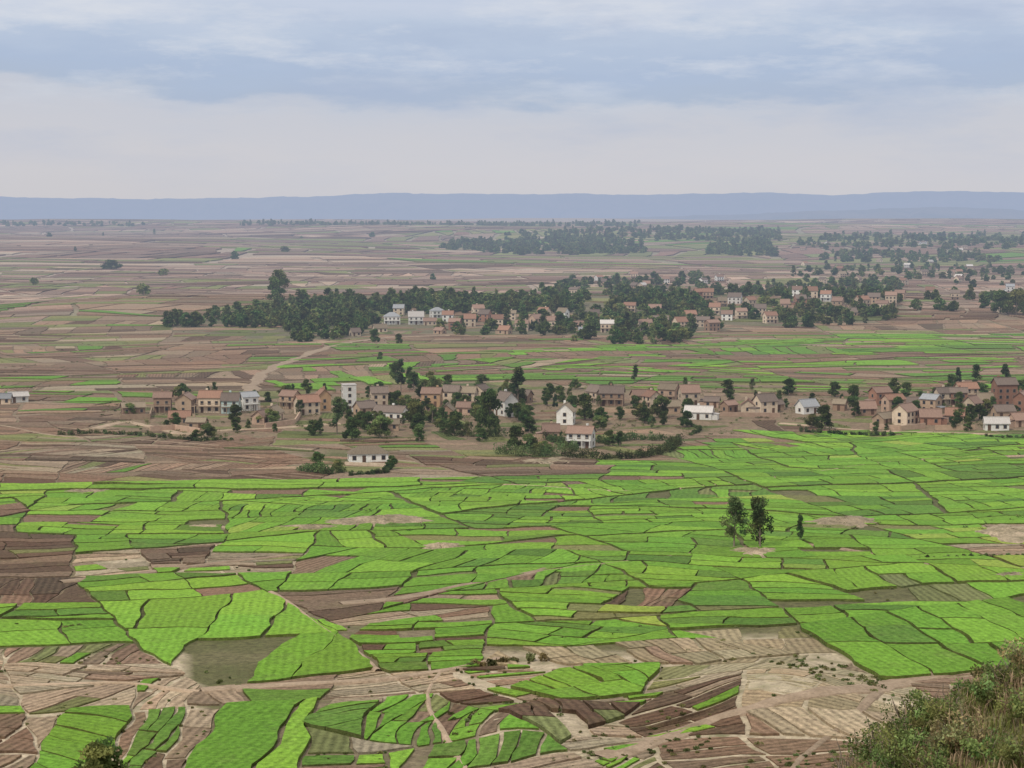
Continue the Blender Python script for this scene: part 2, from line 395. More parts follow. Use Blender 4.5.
def house(px, py, w=8, d=5.5, st=2, wall='cream', roof='tile', rot=0, style='gable', keep=False):
    x, y = G(px, py)
    w *= 0.84; d *= 0.92
    if not keep: rot += R.gauss(0, 18)
    if wall == 'tan' and R.random() < .25: wall = 'cream'
    if wall == 'pink' and R.random() < .4: wall = R.choice(['tan', 'brick', 'mud'])
    if roof == 'tile' and R.random() < .35: roof = R.choice(['rust', 'brown', 'thatch'])
    HOUSEXY.append((x, y)); z = Hs(x, y)-0.15
    h = (2.45*st+0.3)*R.uniform(.88, 1.08)
    nm = {'brick': 'brick_house', 'mud': 'mud_house', 'tan': 'mud_house'}.get(wall, 'plastered_house')
    root = bpy.data.objects.new(nm, None); COL.objects.link(root)
    root.location = (x, y, z); root.rotation_euler = (0, 0, radians(rot)-atan2(x, y)*0.5)
    V, Fc, MI = [], [], []
    hw, hd = w/2, d/2; rise = d*R.uniform(0.30, 0.48)
    V += [(-hw, -hd, -1.2), (hw, -hd, -1.2), (hw, hd, -1.2), (-hw, hd, -1.2), (-hw, -hd, h), (hw, -hd, h), (hw, hd, h), (-hw, hd, h)]
    if style == 'gable':
        V += [(-hw, 0, h+rise), (hw, 0, h+rise)]
        Fc += [[0, 1, 5, 4], [2, 3, 7, 6], [1, 2, 6, 9, 5], [3, 0, 4, 8, 7]]
    else: Fc += [[0, 1, 5, 4], [2, 3, 7, 6], [1, 2, 6, 5], [3, 0, 4, 7], [4, 5, 6, 7]]
    MI += [0]*len(Fc)
    if R.random() < 0.5 and style == 'gable':
        cx = hw*R.uniform(-0.6, 0.6); box(V, Fc, MI, cx-0.35, cx+0.35, 0.25, 0.95, h+0.2, h+rise+0.8, 0)
    obj("walls", mesh("walls", V, Fc, [WALL[wall]], mi=MI), parent=root)
    V, Fc, MI = [], [], []; o = 0.4; th = 0.16
    if style == 'gable':
        s = rise/hd; e = h-o*s+0.12; r = h+rise+0.12
        slab(V, Fc, MI, (-hw-o, -hd-o, e), (hw+o, -hd-o, e), (hw+o, -0.01, r), (-hw-o, -0.01, r), th, 0)
        slab(V, Fc, MI, (hw+o, hd+o, e), (-hw-o, hd+o, e), (-hw-o, 0.01, r), (hw+o, 0.01, r), th, 0)
        box(V, Fc, MI, -hw-o, hw+o, -0.18, 0.18, r-0.05, r+0.1, 0)
    elif style == 'hip':
        e = h+0.02; r = h+rise; rw = max(0.4, hw-hd)
        V += [(-hw-o, -hd-o, e), (hw+o, -hd-o, e), (hw+o, hd+o, e), (-hw-o, hd+o, e), (-rw, 0, r), (rw, 0, r)]
        Fc += [[0, 1, 5, 4], [2, 3, 4, 5], [1, 2, 5], [3, 0, 4], [3, 2, 1, 0]]; MI += [0]*5
    else:
        box(V, Fc, MI, -hw-0.15, hw+0.15, -hd-0.15, hd+0.15, h+0.01, h+0.25, 0)
    obj("roof", mesh("roof", V, Fc, [ROOF[roof]], mi=MI), parent=root)
    V, Fc, MI = [], [], []
    nw = max(1, int(w/2.4)); dk = R.randrange(nw)
    for s_ in range(st):
        z0 = 0.85+2.2*s_
        for k in range(nw):
            cx = -hw+w*(k+0.5)/nw
            for sd in (-1, 1):
                if s_ == 0 and k == dk and sd == -1: continue
                yy = sd*hd
                a, b = (yy-0.05, yy+0.02) if sd < 0 else (yy-0.02, yy+0.05)
                box(V, Fc, MI, cx-0.58, cx+0.58, a, b, z0-0.1, z0+1.2, 1)
                a, b = (yy-0.08, yy-0.03) if sd < 0 else (yy+0.03, yy+0.08)
                box(V, Fc, MI, cx-0.46, cx+0.46, a, b, z0, z0+1.1, 0)
        for sd in (-1, 1):
            xx = sd*hw
            a, b = (xx-0.05, xx+0.02) if sd < 0 else (xx-0.02, xx+0.05)
            box(V, Fc, MI, a, b, -0.6, 0.6, z0-0.1, z0+1.2, 1)
            a, b = (xx-0.08, xx-0.03) if sd < 0 else (xx+0.03, xx+0.08)
            box(V, Fc, MI, a, b, -0.45, 0.45, z0, z0+1.1, 0)
    obj("windows", mesh("windows", V, Fc, [m_glass, m_frame], mi=MI), parent=root)
    V, Fc, MI = [], [], []; cx = -hw+w*(dk+0.5)/nw
    box(V, Fc, MI, cx-0.5, cx+0.5, -hd-0.07, -hd+0.02, 0.0, 2.1, 0)
    obj("door", mesh("door", V, Fc, [m_wood], mi=MI), parent=root)
    if st >= 2 and R.random() < 0.4:
        V, Fc, MI = [], [], []
        box(V, Fc, MI, -hw, hw, -hd-1.3, -hd-0.09, 2.42, 2.55, 0)
        npst = 4
        for k in range(npst):
            cx = -hw+0.1+(w-0.2)*k/(npst-1)
            box(V, Fc, MI, cx-0.1, cx+0.1, -hd-1.25, -hd-1.05, -1, 2.41, 0)
            box(V, Fc, MI, cx-0.05, cx+0.05, -hd-1.25, -hd-1.15, 2.56, 3.4, 0)
        box(V, Fc, MI, -hw, hw, -hd-1.27, -hd-1.17, 3.41, 3.5, 0)
        obj("balcony", mesh("balcony", V, Fc, [m_frame if wall != 'white' else WALL['white']], mi=MI), parent=root)
    elif R.random() < 0.35:
        V, Fc, MI = [], [], []; sx_ = R.choice((-1, 1)); a, b = sorted((sx_*(hw+0.01), sx_*(hw+2.0)))
        box(V, Fc, MI, a, b, -hd*0.8, hd*0.8, -1, 2.0, 0)
        xi, xo = sx_*(hw+0.01), sx_*(hw+2.3)
        slab(V, Fc, MI, (xi, -hd*0.85, 2.5), (xo, -hd*0.85, 2.15), (xo, hd*0.85, 2.15), (xi, hd*0.85, 2.5), 0.1, 1)
        obj("lean_to", mesh("lean_to", V, Fc, [WALL[wall], ROOF[roof]], mi=MI), parent=root)
    return root
HL = [
 (133, 414, 9, 5, 1, 'mud', 'thatch', 20), (163, 412, 7, 5, 2, 'mud', 'rust', -10), (180, 424, 8, 6, 1, 'pink', 'tile', 30), (186, 412, 9, 6, 2, 'pink', 'rust', 65),
 (197, 429, 7, 4, 1, 'tan', 'thatch', 10), (211, 412, 9, 6, 2, 'cream', 'tile', 5), (231, 413, 7, 5, 2, 'teal', 'tile', 0), (248, 410, 7, 5, 2, 'white', 'grey', 10),
 (262, 424, 6, 5, 1, 'pink', 'tile', 75), (274, 420, 8, 5, 1, 'cream', 'tile', 60), (290, 408, 7, 5, 2, 'tan', 'rust', -15), (307, 414, 9, 6, 2, 'cream', 'tile', 5),
 (323, 410, 6, 5, 2, 'orange', 'tile', -70), (349, 411, 5.5, 5, 4, 'white', 'light', 10, 'flat', True), (365, 414, 8, 5, 1, 'tan', 'brown', 15), (379, 406, 7, 5, 2, 'cream', 'brown', -20),
 (391, 419, 13, 5, 1, 'white', 'brown', 5), (386, 430, 10, 4, 1, 'tan', 'thatch', 40), (432, 406, 8, 6, 2, 'orange', 'rust', 0), (452, 404, 7, 5, 2, 'cream', 'brown', -20), (467, 404, 8, 5, 2, 'cream', 'thatch', 15),
 (447, 416, 8, 5, 1, 'mud', 'thatch', 70), (466, 414, 7, 5, 1, 'pink', 'rust', 0), (481, 402, 6, 5, 2, 'cream', 'tile', 60), (506, 415, 8, 6, 2, 'white', 'brown', -60), (523, 402, 7, 5, 1, 'mud', 'brown', 0),
 (368, 461, 13, 6, 1, 'white', 'thatch', 8, 'hip', True), (566, 424, 7, 6, 2, 'white', 'thatch', 80, 'gable', True), (581, 447, 9, 6, 2, 'white', 'tile', -15, 'gable', True), (551, 439, 6, 5, 1, 'tan', 'rust', 30),
 (596, 404, 7, 5, 2, 'cream', 'brown', -10), (612, 405, 10, 6, 2, 'pink', 'brown', 0), (640, 402, 7, 5, 1, 'tan', 'rust', 20), (652, 408, 7, 5, 2, 'cream', 'tile', -25), (669, 402, 8, 5, 2, 'pink', 'tile', 0),
 (669, 413, 8, 5, 1, 'tan', 'thatch', 10), (689, 405, 8, 6, 2, 'cream', 'rust', 30), (699, 419, 11, 4, 1, 'white', 'light', 0), (712, 407, 6, 4, 1, 'pink', 'brown', 0), (729, 412, 6, 4, 1, 'mud', 'rust', 20),
 (748, 412, 7, 5, 1, 'tan', 'tile', 70), (765, 413, 8, 6, 2, 'cream', 'brown', 5), (776, 410, 5, 4, 1, 'pink', 'brown', 0), (807, 413, 8, 5, 1, 'white', 'grey', 10), (840, 410, 5, 4, 1, 'mud', 'thatch', 0),
 (866, 414, 7, 5, 1, 'mud', 'rust', 20), (880, 405, 8, 5, 2, 'brick', 'rust', 0), (893, 412, 8, 5, 2, 'pink', 'tile', 15), (884, 424, 8, 5, 1, 'tan', 'thatch', 60), (905, 424, 9, 6, 2, 'cream', 'rust', 55),
 (913, 410, 6, 5, 1, 'mud', 'brown', 0), (931, 412, 7, 5, 2, 'tan', 'grey', -20), (944, 405, 7, 5, 2, 'cream', 'brown', 0), (930, 424, 8, 5, 1, 'pink', 'rust', 20), (958, 405, 7, 5, 2, 'brick', 'brown', 0),
 (966, 400, 9, 5, 2, 'cream', 'tile', 10), (955, 422, 7, 5, 1, 'pink', 'tile', 10), (972, 415, 6, 5, 2, 'cream', 'rust', 65), (985, 406, 7, 5, 1, 'mud', 'thatch', 0), (1004, 406, 9, 6, 3, 'brick', 'tile', 0), (1003, 418, 8, 5, 1, 'tan', 'brown', 20),
 (996, 430, 9, 4, 1, 'white', 'light', 5), (1022, 412, 8, 5, 2, 'brick', 'rust', 60), (1020, 426, 8, 5, 1, 'pink', 'tile', 0), (1052, 410, 8, 5, 2, 'cream', 'tile', 0), (1085, 416, 8, 5, 2, 'tan', 'rust', 20),
 (18, 402, 8, 4, 1, 'white', 'light', 0), (4, 404, 6, 4, 1, 'cream', 'grey', 0)]
for a in HL: house(*a)
H2 = [(392, 324, 11, 7, 2, 'white', 'grey', 5, 'hip'), (416, 324, 13, 8, 2, 'white', 'light', -5), (399, 315, 9, 6, 2, 'cream', 'grey', 0), (437, 318, 10, 6, 2, 'white', 'grey', 10, 'hip'), (430, 325, 8, 5, 1, 'cream', 'tile', 0),
 (455, 330, 8, 5, 2, 'pink', 'rust', 20), (470, 326, 8, 6, 2, 'cream', 'tile', 0), (485, 321, 8, 6, 2, 'pink', 'tile', -20), (497, 327, 9, 6, 2, 'cream', 'tile', 10), (511, 320, 8, 5, 2, 'cream', 'tile', 0), (522, 331, 9, 6, 2, 'cream', 'rust', 10),
 (536, 326, 8, 6, 2, 'pink', 'tile', 50), (550, 329, 8, 6, 2, 'cream', 'rust', 0), (563, 319, 8, 6, 2, 'white', 'tile', 0), (578, 328, 7, 5, 1, 'tan', 'rust', 20), (607, 332, 9, 6, 2, 'cream', 'light', 0), (595, 321, 7, 5, 2, 'pink', 'tile', 0),
 (645, 331, 9, 6, 2, 'cream', 'rust', 10), (660, 327, 10, 6, 2, 'pink', 'brown', 0), (671, 333, 7, 5, 1, 'white', 'tile', 50), (690, 321, 8, 6, 2, 'cream', 'tile', 0), (703, 327, 8, 6, 2, 'cream', 'brown', 0), (712, 331, 8, 5, 2, 'pink', 'rust', 20), (727, 321, 8, 6, 2, 'white', 'tile', 0),
 (741, 319, 8, 6, 2, 'cream', 'rust', 10), (735, 304, 9, 7, 2, 'white', 'tile', 0), (722, 307, 8, 6, 2, 'pink', 'tile', 0), (760, 315, 8, 6, 2, 'cream', 'tile', 0), (785, 311, 8, 6, 2, 'pink', 'rust', 0), (770, 323, 8, 6, 2, 'cream', 'tile', 40), (797, 296, 9, 6, 2, 'white', 'tile', 0), (812, 298, 9, 6, 2, 'cream', 'tile', 20),
 (800, 305, 8, 6, 2, 'pink', 'brown', 0), (838, 308, 9, 6, 2, 'tan', 'rust', 0), (850, 316, 8, 6, 1, 'pink', 'brown', 0), (862, 307, 9, 6, 2, 'cream', 'tile', 20), (874, 303, 9, 6, 2, 'pink', 'tile', 0), (891, 306, 9, 7, 3, 'cream', 'rust', 0), (900, 299, 9, 6, 2, 'pink', 'rust', 0), (380, 332, 9, 6, 1, 'cream', 'tile', 0),
 (440, 334, 7, 5, 1, 'tan', 'rust', 0), (355, 336, 7, 5, 1, 'tan', 'brown', 0), (585, 334, 7, 5, 1, 'cream', 'grey', 0), (630, 312, 8, 6, 2, 'cream', 'tile', 0), (930, 296, 8, 6, 2, 'pink', 'tile', 0), (955, 300, 8, 6, 2, 'cream', 'tile', 0), (1010, 292, 8, 6, 2, 'white', 'grey', 0),
 (448, 322, 8, 6, 2, 'white', 'tile', 0), (478, 316, 8, 6, 2, 'cream', 'rust', 0), (544, 318, 8, 6, 2, 'cream', 'tile', 0), (505, 334, 8, 5, 1, 'pink', 'tile', 0), (680, 329, 8, 6, 2, 'cream', 'tile', 0), (655, 316, 8, 6, 2, 'pink', 'rust', 0), (750, 307, 8, 6, 2, 'cream', 'tile', 0), (715, 314, 8, 6, 2, 'cream', 'tile', 0), (826, 301, 8, 6, 2, 'white', 'tile', 0), (882, 311, 8, 6, 2, 'cream', 'rust', 0)]
for a in H2:
    a = list(a); s = R.uniform(.85, 1.2); a[2] *= s; a[3] *= 1.05; house(*a)
for i in range(40):
    q = R.random()
    if q < 0.55: p = (R.gauss(890, 65), R.uniform(262, 287))
    elif q < 0.8: p = (R.uniform(800, 1060), R.uniform(238, 262))
    else: p = (R.uniform(560, 720), R.uniform(278, 300))
    s = 1.2 if p[1] < 262 else 1.0
    house(p[0], p[1], 9*s, 6*s, 2, R.choice(['white', 'cream', 'pink', 'cream', 'tan']), R.choice(['tile', 'rust', 'light', 'brown']), R.uniform(-40, 40))

# ------------------------------------------------------------------ fields
bands = [(205, 705, 900, 1.0, 0.46, 3.2), (706.5, 1250, 2900, 1.8, 0.8, 7), (1253, 2600, 13000, 5, 2.6, 20), (2610, 7000, 80000, 18, 9, 60)]
for bi, (y0, y1, BA, bg, gp, seg) in enumerate(bands):
    w0, w1 = 0.34*y0+40, 0.34*y1+40
    poly = [(-w0, y0), (w0, y0), (w1, y1), (-w1, y1)]
    blocks = []
    bsp(poly, BA, radians(8), 1.6 if bi < 2 else 2.2, bg, blocks, jit=11)
    if bi == 0:
        for reg in CW:
            nb = []
            xs = [q[0] for q in reg[0]]; ys = [q[1] for q in reg[0]]
            for b in blocks:
                bx = [q[0] for q in b]; by = [q[1] for q in b]
                if max(bx) < min(xs) or min(bx) > max(xs) or max(by) < min(ys) or min(by) > max(ys): nb.append(b)
                else: nb += subtract(b, reg[0])
            blocks = nb
    for b in blocks:
        cx = sum(q[0] for q in b)/len(b); cy = sum(q[1] for q in b)/len(b); w = wf(cx, cy)
        pal, A, asp, ang = zone(cx+w[0], cy+w[1])
        fill(b, pal, A, asp, ang+0.3*sin(cx/60+cy/90), gp, seg, 0.0 if bi < 2 else (0.5 if bi == 2 else 1.6))
    if bi == 0:
        for k, reg in enumerate(CW):
            fill(reg[0], reg[1], reg[2], reg[3], reg[4], gp, seg, 0.05+0.02*k)
obj("rice_fields", mesh("rice_fields", pV, pF, [mp], cols=pC, vec=pU))

# ------------------------------------------------------------------ ground sheet
rad = [1.5]
while rad[-1] < 60000: rad.append(rad[-1]*1.0145+0.05)
rad = np.array(rad)
ang = np.concatenate([np.arange(-34, 34.01, 0.45), np.arange(38, 323, 6.0)])
ang = np.radians(ang); nA, nRr = len(ang), len(rad)
RR, AA = np.meshgrid(rad, ang, indexing='ij')
X = RR*np.sin(AA); Y = RR*np.cos(AA); ZZ = H(X, Y)
dd = np.hypot(X, Y)
C = np.zeros(X.shape+(3,)); C[:] = (0.22, 0.16, 0.11)
C[dd > 1500] = (0.36, 0.28, 0.22)
done = np.zeros(X.shape, bool)
for z in ZW:
    m = pip(z[0], X, Y) & ~done & (dd > 190)
    C[m] = GAP[z[1]]
    done |= m
for v in VZ[:4]: C[pip(v, X, Y)] = (0.22, 0.155, 0.10)
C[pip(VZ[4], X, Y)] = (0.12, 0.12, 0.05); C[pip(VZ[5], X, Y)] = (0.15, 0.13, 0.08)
C[dd < 185] = (0.2, 0.18, 0.09)
idx = np.arange(nA*nRr).reshape(nRr, nA); nx = np.roll(idx, -1, axis=1)
Fq = np.stack([idx[:-1], idx[1:], nx[1:], nx[:-1]], -1).reshape(-1, 4)[:, ::-1]
V = np.stack([X, Y, ZZ], -1).reshape(-1, 3).tolist(); V.append((0, 0, Hs(0, 0)))
Fl = Fq.tolist(); Fl += [[len(V)-1, int(idx[0, (i+1) % nA]), int(idx[0, i])] for i in range(nA)]
Cc = np.vstack([C.reshape(-1, 3), [(0.16, 0.14, 0.07)]])
obj("ground", mesh("ground", V, Fl, [mg], cols=Cc, smooth=True))

# ------------------------------------------------------------------ mountains
def range_(name, dist, prof, depth, rough, seed):
    rr = np.random.default_rng(seed); xs = [p[0] for p in prof]; ys = [p[1] for p in prof]
    az = np.radians(np.arange(-50, 50, 0.12)); rows = 14
    ph = rr.uniform(0, 6, 12); fr = np.array([18, 41, 77, 130, 210, 333, 480, 700, 900, 1200, 1500, 2000]); am = 1/np.sqrt(fr/18)
    nz = sum(a*np.sin(f*az+p) for a, f, p in zip(am, fr, ph))
    pxs = 512+F*np.tan(az); top = CAMZ+dist*(212-np.interp(pxs, xs, ys))/F + nz*rough
    V, Fc = [], []
    for r in range(rows):
        t_ = r/(rows-1); k = 1-abs(2*t_-1)**1.3
        spur = sum(a*np.sin(f*az*1.7+p+t_*3) for a, f, p in zip(am, fr, ph))
        R_ = dist+(t_-0.5)*depth+spur*depth*0.07
        z = -60+(top+60)*k
        for i in range(len(az)): V.append((R_[i]*sin(az[i]), R_[i]*cos(az[i]), z[i]))
    N = len(az)
    for r in range(rows-1):
        for i in range(N-1): Fc.append([r*N+i, r*N+i+1, (r+1)*N+i+1, (r+1)*N+i])
    obj(name, mesh(name, V, Fc, [m_mtn], smooth=True))
range_("mountain_range", 26000, [(-900, 205), (0, 196.5), (120, 198), (200, 198), (300, 196), (365, 192), (480, 193), (600, 194.5), (740, 193), (840, 194), (920, 190), (1024, 190.5), (2000, 198)], 6000, 8, 3)
range_("distant_hills", 14500, [(-900, 221), (0, 221), (500, 221), (620, 218), (760, 213), (860, 209), (940, 207), (1024, 210), (2000, 214)], 4000, 5.0, 5)

# ------------------------------------------------------------------ tracks & mounds
def track(name, px, w, hgt=0.45, mat=None):
    pts = [G(*p) for p in px]; out = []
    for i in range(len(pts)-1):
        p0 = pts[max(i-1, 0)]; p1 = pts[i]; p2 = pts[i+1]; p3 = pts[min(i+2, len(pts)-1)]
        k = max(2, int(hypot(p2[0]-p1[0], p2[1]-p1[1])/3))
        for s in range(k):
            u = s/k; q = [0.5*((2*p1[c])+(-p0[c]+p2[c])*u+(2*p0[c]-5*p1[c]+4*p2[c]-p3[c])*u*u+(-p0[c]+3*p1[c]-3*p2[c]+p3[c])*u**3) for c in (0, 1)]
            out.append((q[0]+0.7*sin(len(out)*.5)*min(1, w/2), q[1]+0.9*sin(len(out)*.37+1)*min(1, w/2)))
    out.append(pts[-1]); V, Fc = [], []
    for i, p in enumerate(out):
        a = out[max(i-1, 0)]; b = out[min(i+1, len(out)-1)]; dx, dy = b[0]-a[0], b[1]-a[1]; l = hypot(dx, dy) or 1; nx_, ny_ = -dy/l, dx/l
        wl = w*(1+R.uniform(-.25, .25)+0.3*sin(i*0.37+1))/2; wr = w*(1+R.uniform(-.25, .25)+0.3*sin(i*0.29+2))/2
        for o, zz in ((-wl-0.7, -0.5), (-wl, hgt-.06), (0, hgt+0.04), (wr, hgt-.06), (wr+0.7, -0.5)):
            x, y = p[0]+nx_*o, p[1]+ny_*o; V.append((x, y, Hs(x, y)+zz))
    for i in range(len(out)-1):
        for k in range(4): a = i*5+k; Fc.append([a, a+5, a+6, a+1])
    me = mesh(name, V, Fc, [mat or m_road]); obj(name, me)
track("dirt_road", [(262, 402), (250, 393), (258, 380), (270, 370), (300, 358), (322, 350), (345, 344), (390, 338), (450, 336)], 5, 0.5)
track("dirt_road", [(90, 430), (130, 422), (180, 434), (230, 430), (280, 428), (340, 424)], 3, 0.3)
track("dirt_path", [(340, 606), (400, 600), (455, 588), (500, 580), (545, 570)], 2.6)
track("dirt_path", [(60, 584), (130, 576), (200, 566), (290, 556)], 2.0)
track("dirt_path", [(200, 693), (300, 686), (385, 680), (440, 672), (500, 660)], 1.8)
track("dirt_path", [(268, 592), (300, 612), (345, 645), (378, 672)], 0.6, 0.45)
track("dirt_path", [(-60, 690), (60, 686), (130, 684), (200, 693)], 1.2, 0.4)
track("dirt_path", [(600, 760), (700, 725), (760, 705), (860, 690), (960, 672), (1060, 662)], 3.0, 0.3)
track("dirt_path", [(545, 572), (650, 560), (800, 545), (960, 570), (1060, 566)], 0.4, 0.4)
track("dirt_path", [(420, 484), (520, 486), (640, 492), (760, 480), (900, 462), (1060, 455)], 0.5, 0.4)
track("dirt_path", [(780, 424), (900, 432), (1060, 436)], 2, 0.3)
track("dirt_path", [(0, 426), (60, 436), (130, 440), (220, 446)], 1.0, 0.3)
track("dirt_path", [(455, 655), (430, 690), (440, 730), (480, 790)], 0.6, 0.3)
track("dirt_path", [(880, 690), (850, 720), (800, 760), (780, 790)], 1.0, 0.3)
def mound(px, py, rx, ry, h):
    cx, cy = G(px, py); V, Fc = [], []; nr, na = 10, 56; ph = [R.uniform(0, 6) for _ in range(5)]
    for r in range(nr+1):
        for a in range(na):
            th = 2*pi*a/na; k = (r/nr)*(1+0.25*sin(2*th+ph[0])+0.16*sin(3*th+ph[1])+0.12*sin(5*th+ph[2])+0.09*sin(9*th+ph[3])+0.07*sin(14*th+ph[4]))
            x, y = cx+rx*k*cos(th), cy+ry*k*sin(th); V.append((x, y, Hs(x, y)-0.3+h*(1-(r/nr)**1.6)+(R.uniform(-.16, .16) if r < nr else 0)))
    for r in range(nr):
        for a in range(na): b = (a+1) % na; Fc.append([r*na+a, r*na+na+a, r*na+na+b, r*na+b])
    obj("earth_mound", mesh("earth_mound", V, Fc, [m_mound], smooth=True))
mound(382, 522, 13, 10, 1.7); mound(310, 528, 10, 4, 1.0); mound(845, 523, 9, 9, 1.7); mound(756, 553, 10, 7, 1.1); mound(440, 547, 5, 5, 1.1); mound(1012, 535, 10, 14, 1.7); mound(205, 528, 6, 4, 1.0)
mound(545, 462, 14, 16, 0.9); mound(85, 492, 8, 5, 0.9); mound(1010, 577, 8, 5, 1.0)

# ------------------------------------------------------------------ foliage
def leaves(cen, rad_, n_, size, base, rng, bias=0.45, bright=(0.5, 1.5)):
    cen = np.asarray(cen, float); rad_ = np.asarray(rad_, float); m = len(cen)
    ci = np.repeat(np.arange(m), n_); N = len(ci)
    d = rng.normal(size=(N, 3)); d /= np.linalg.norm(d, axis=1)[:, None]
    p = cen[ci]+d*(rng.random(N)**bias)[:, None]*rad_[ci]
    a = rng.normal(size=(N, 3)); a /= np.linalg.norm(a, axis=1)[:, None]
    b = rng.normal(size=(N, 3)); b -= (a*b).sum(1)[:, None]*a; b /= np.linalg.norm(b, axis=1)[:, None]
    s = size*rng.uniform(0.6, 1.4, N)[:, None]
    q = np.stack([p-a*s, p-b*s*0.55, p+a*s, p+b*s*0.55], 1).reshape(-1, 3)
    cb = rng.uniform(*bright, m)[ci]*rng.uniform(0.8, 1.2, N)
    hue = rng.uniform(-1, 1, m)[ci]
    c = np.array(base)[None, :]*cb[:, None]; c[:, 0] *= 1+0.22*hue
    c = np.repeat(c, 4, 0); f_ = np.arange(4*N).reshape(-1, 4)
    return q, f_, c
def tube(V, Fc, pts, r0, r1, sides=6):
    i0 = len(V); n_ = len(pts)
    for i, p in enumerate(pts):
        r = r0+(r1-r0)*i/(n_-1)
        for s in range(sides): V.append((p[0]+r*cos(2*pi*s/sides), p[1]+r*sin(2*pi*s/sides), p[2]))
    for i in range(n_-1):
        for s in range(sides):
            a = i0+i*sides+s; b = i0+i*sides+(s+1) % sides; Fc.append([a, b, b+sides, a+sides])
def tree_mesh(kind, seed, lod=1.0):
    rng = np.random.default_rng(seed); rr = random.Random(seed)
    P_ = {'euc': dict(h=11, tw=.2, cw=2.1, c0=.16, n=28, cr=(.75, 1.25), col=(.11, .14, .055), ls=.24),
          'slim': dict(h=11, tw=.18, cw=1.0, c0=.15, n=18, cr=(.7, 1.0), col=(.07, .105, .042), ls=.26),
          'round': dict(h=8, tw=.28, cw=2.9, c0=.16, n=30, cr=(1.0, 1.6), col=(.08, .122, .038), ls=.32),
          'wide': dict(h=7, tw=.25, cw=3.4, c0=.18, n=28, cr=(1.0, 1.5), col=(.135, .165, .055), ls=.32),
          'pine': dict(h=13, tw=.2, cw=1.6, c0=.3, n=20, cr=(.8, 1.1), col=(.055, .083, .042), ls=.3)}[kind]
    h = P_['h']; V, Fc = [], []
    lean = (rr.uniform(-.4, .4), rr.uniform(-.4, .4))
    tp = [(lean[0]*(i/5)**2, lean[1]*(i/5)**2, -0.4+(h*0.85)*i/5) for i in range(6)]
    tube(V, Fc, tp, P_['tw'], 0.05, 7)
    cen, ra = [], []
    for i in range(P_['n']):
        u = rr.random(); zz = h*(P_['c0']+(0.96-P_['c0'])*u)
        if kind in ('round', 'wide'): prof = math.sqrt(max(0.05, 1-(2*u-0.8)**2*0.7))
        elif kind == 'pine': prof = 1-0.75*u
        else: prof = 0.5+0.6*sin(pi*min(1, u*1.1+0.1))
        th = rr.uniform(0, 2*pi); rd = P_['cw']*prof*math.sqrt(rr.uniform(0.05, 1))
        c_ = (rd*cos(th)+lean[0]*u, rd*sin(th)+lean[1]*u, zz)
        cen.append(c_); k = rr.uniform(*P_['cr']); ra.append((k, k, k*(1.0 if kind in ('euc', 'slim', 'pine') else 0.7)))
        if i % 2 == 0:
            z0 = max(0.8, zz-rd*0.9-0.5); tube(V, Fc, [(lean[0]*(z0/h)**2, lean[1]*(z0/h)**2, z0), (c_[0]*.55, c_[1]*.55, (z0+zz)/2+.1), c_], .08, .025, 4)
    nb = len(V); nf = len(Fc)
    q, f_, c = leaves(cen, ra, int(105*lod), P_['ls']/math.sqrt(lod), P_['col'], rng)
    V = V+q.tolist(); Fc = Fc+(f_+nb).tolist(); cols = np.vstack([np.tile((.12, .09, .07), (nb, 1)), c])
    return mesh(kind+"_tree", V, Fc, [m_bark, m_leaf], cols=cols, mi=[0]*nf+[1]*len(f_))
TM = {k: [tree_mesh(k, 10*i+j) for j in range(3)] for i, k in enumerate(['euc', 'slim', 'round', 'wide', 'pine'])}
TL = {k: [tree_mesh(k, 70+10*i+j, 0.22) for j in range(3)] for i, k in enumerate(['euc', 'round', 'wide', 'pine'])}
HT = {'euc': 11, 'slim': 11, 'round': 8, 'wide': 7, 'pine': 13}
NAME = {'euc': 'eucalyptus_tree', 'slim': 'slender_tree', 'round': 'mango_tree', 'wide': 'spreading_tree', 'pine': 'pine_tree'}
def tree(px, py, hpx, kind, wf_=1.0):
    x, y = G(px, py); s = hpx*hypot(x, y)/F/HT[kind]
    obj(NAME[kind], R.choice(TM[kind]), (x, y, Hs(x, y)), R.uniform(0, 6.28), (s*wf_, s*wf_, s))
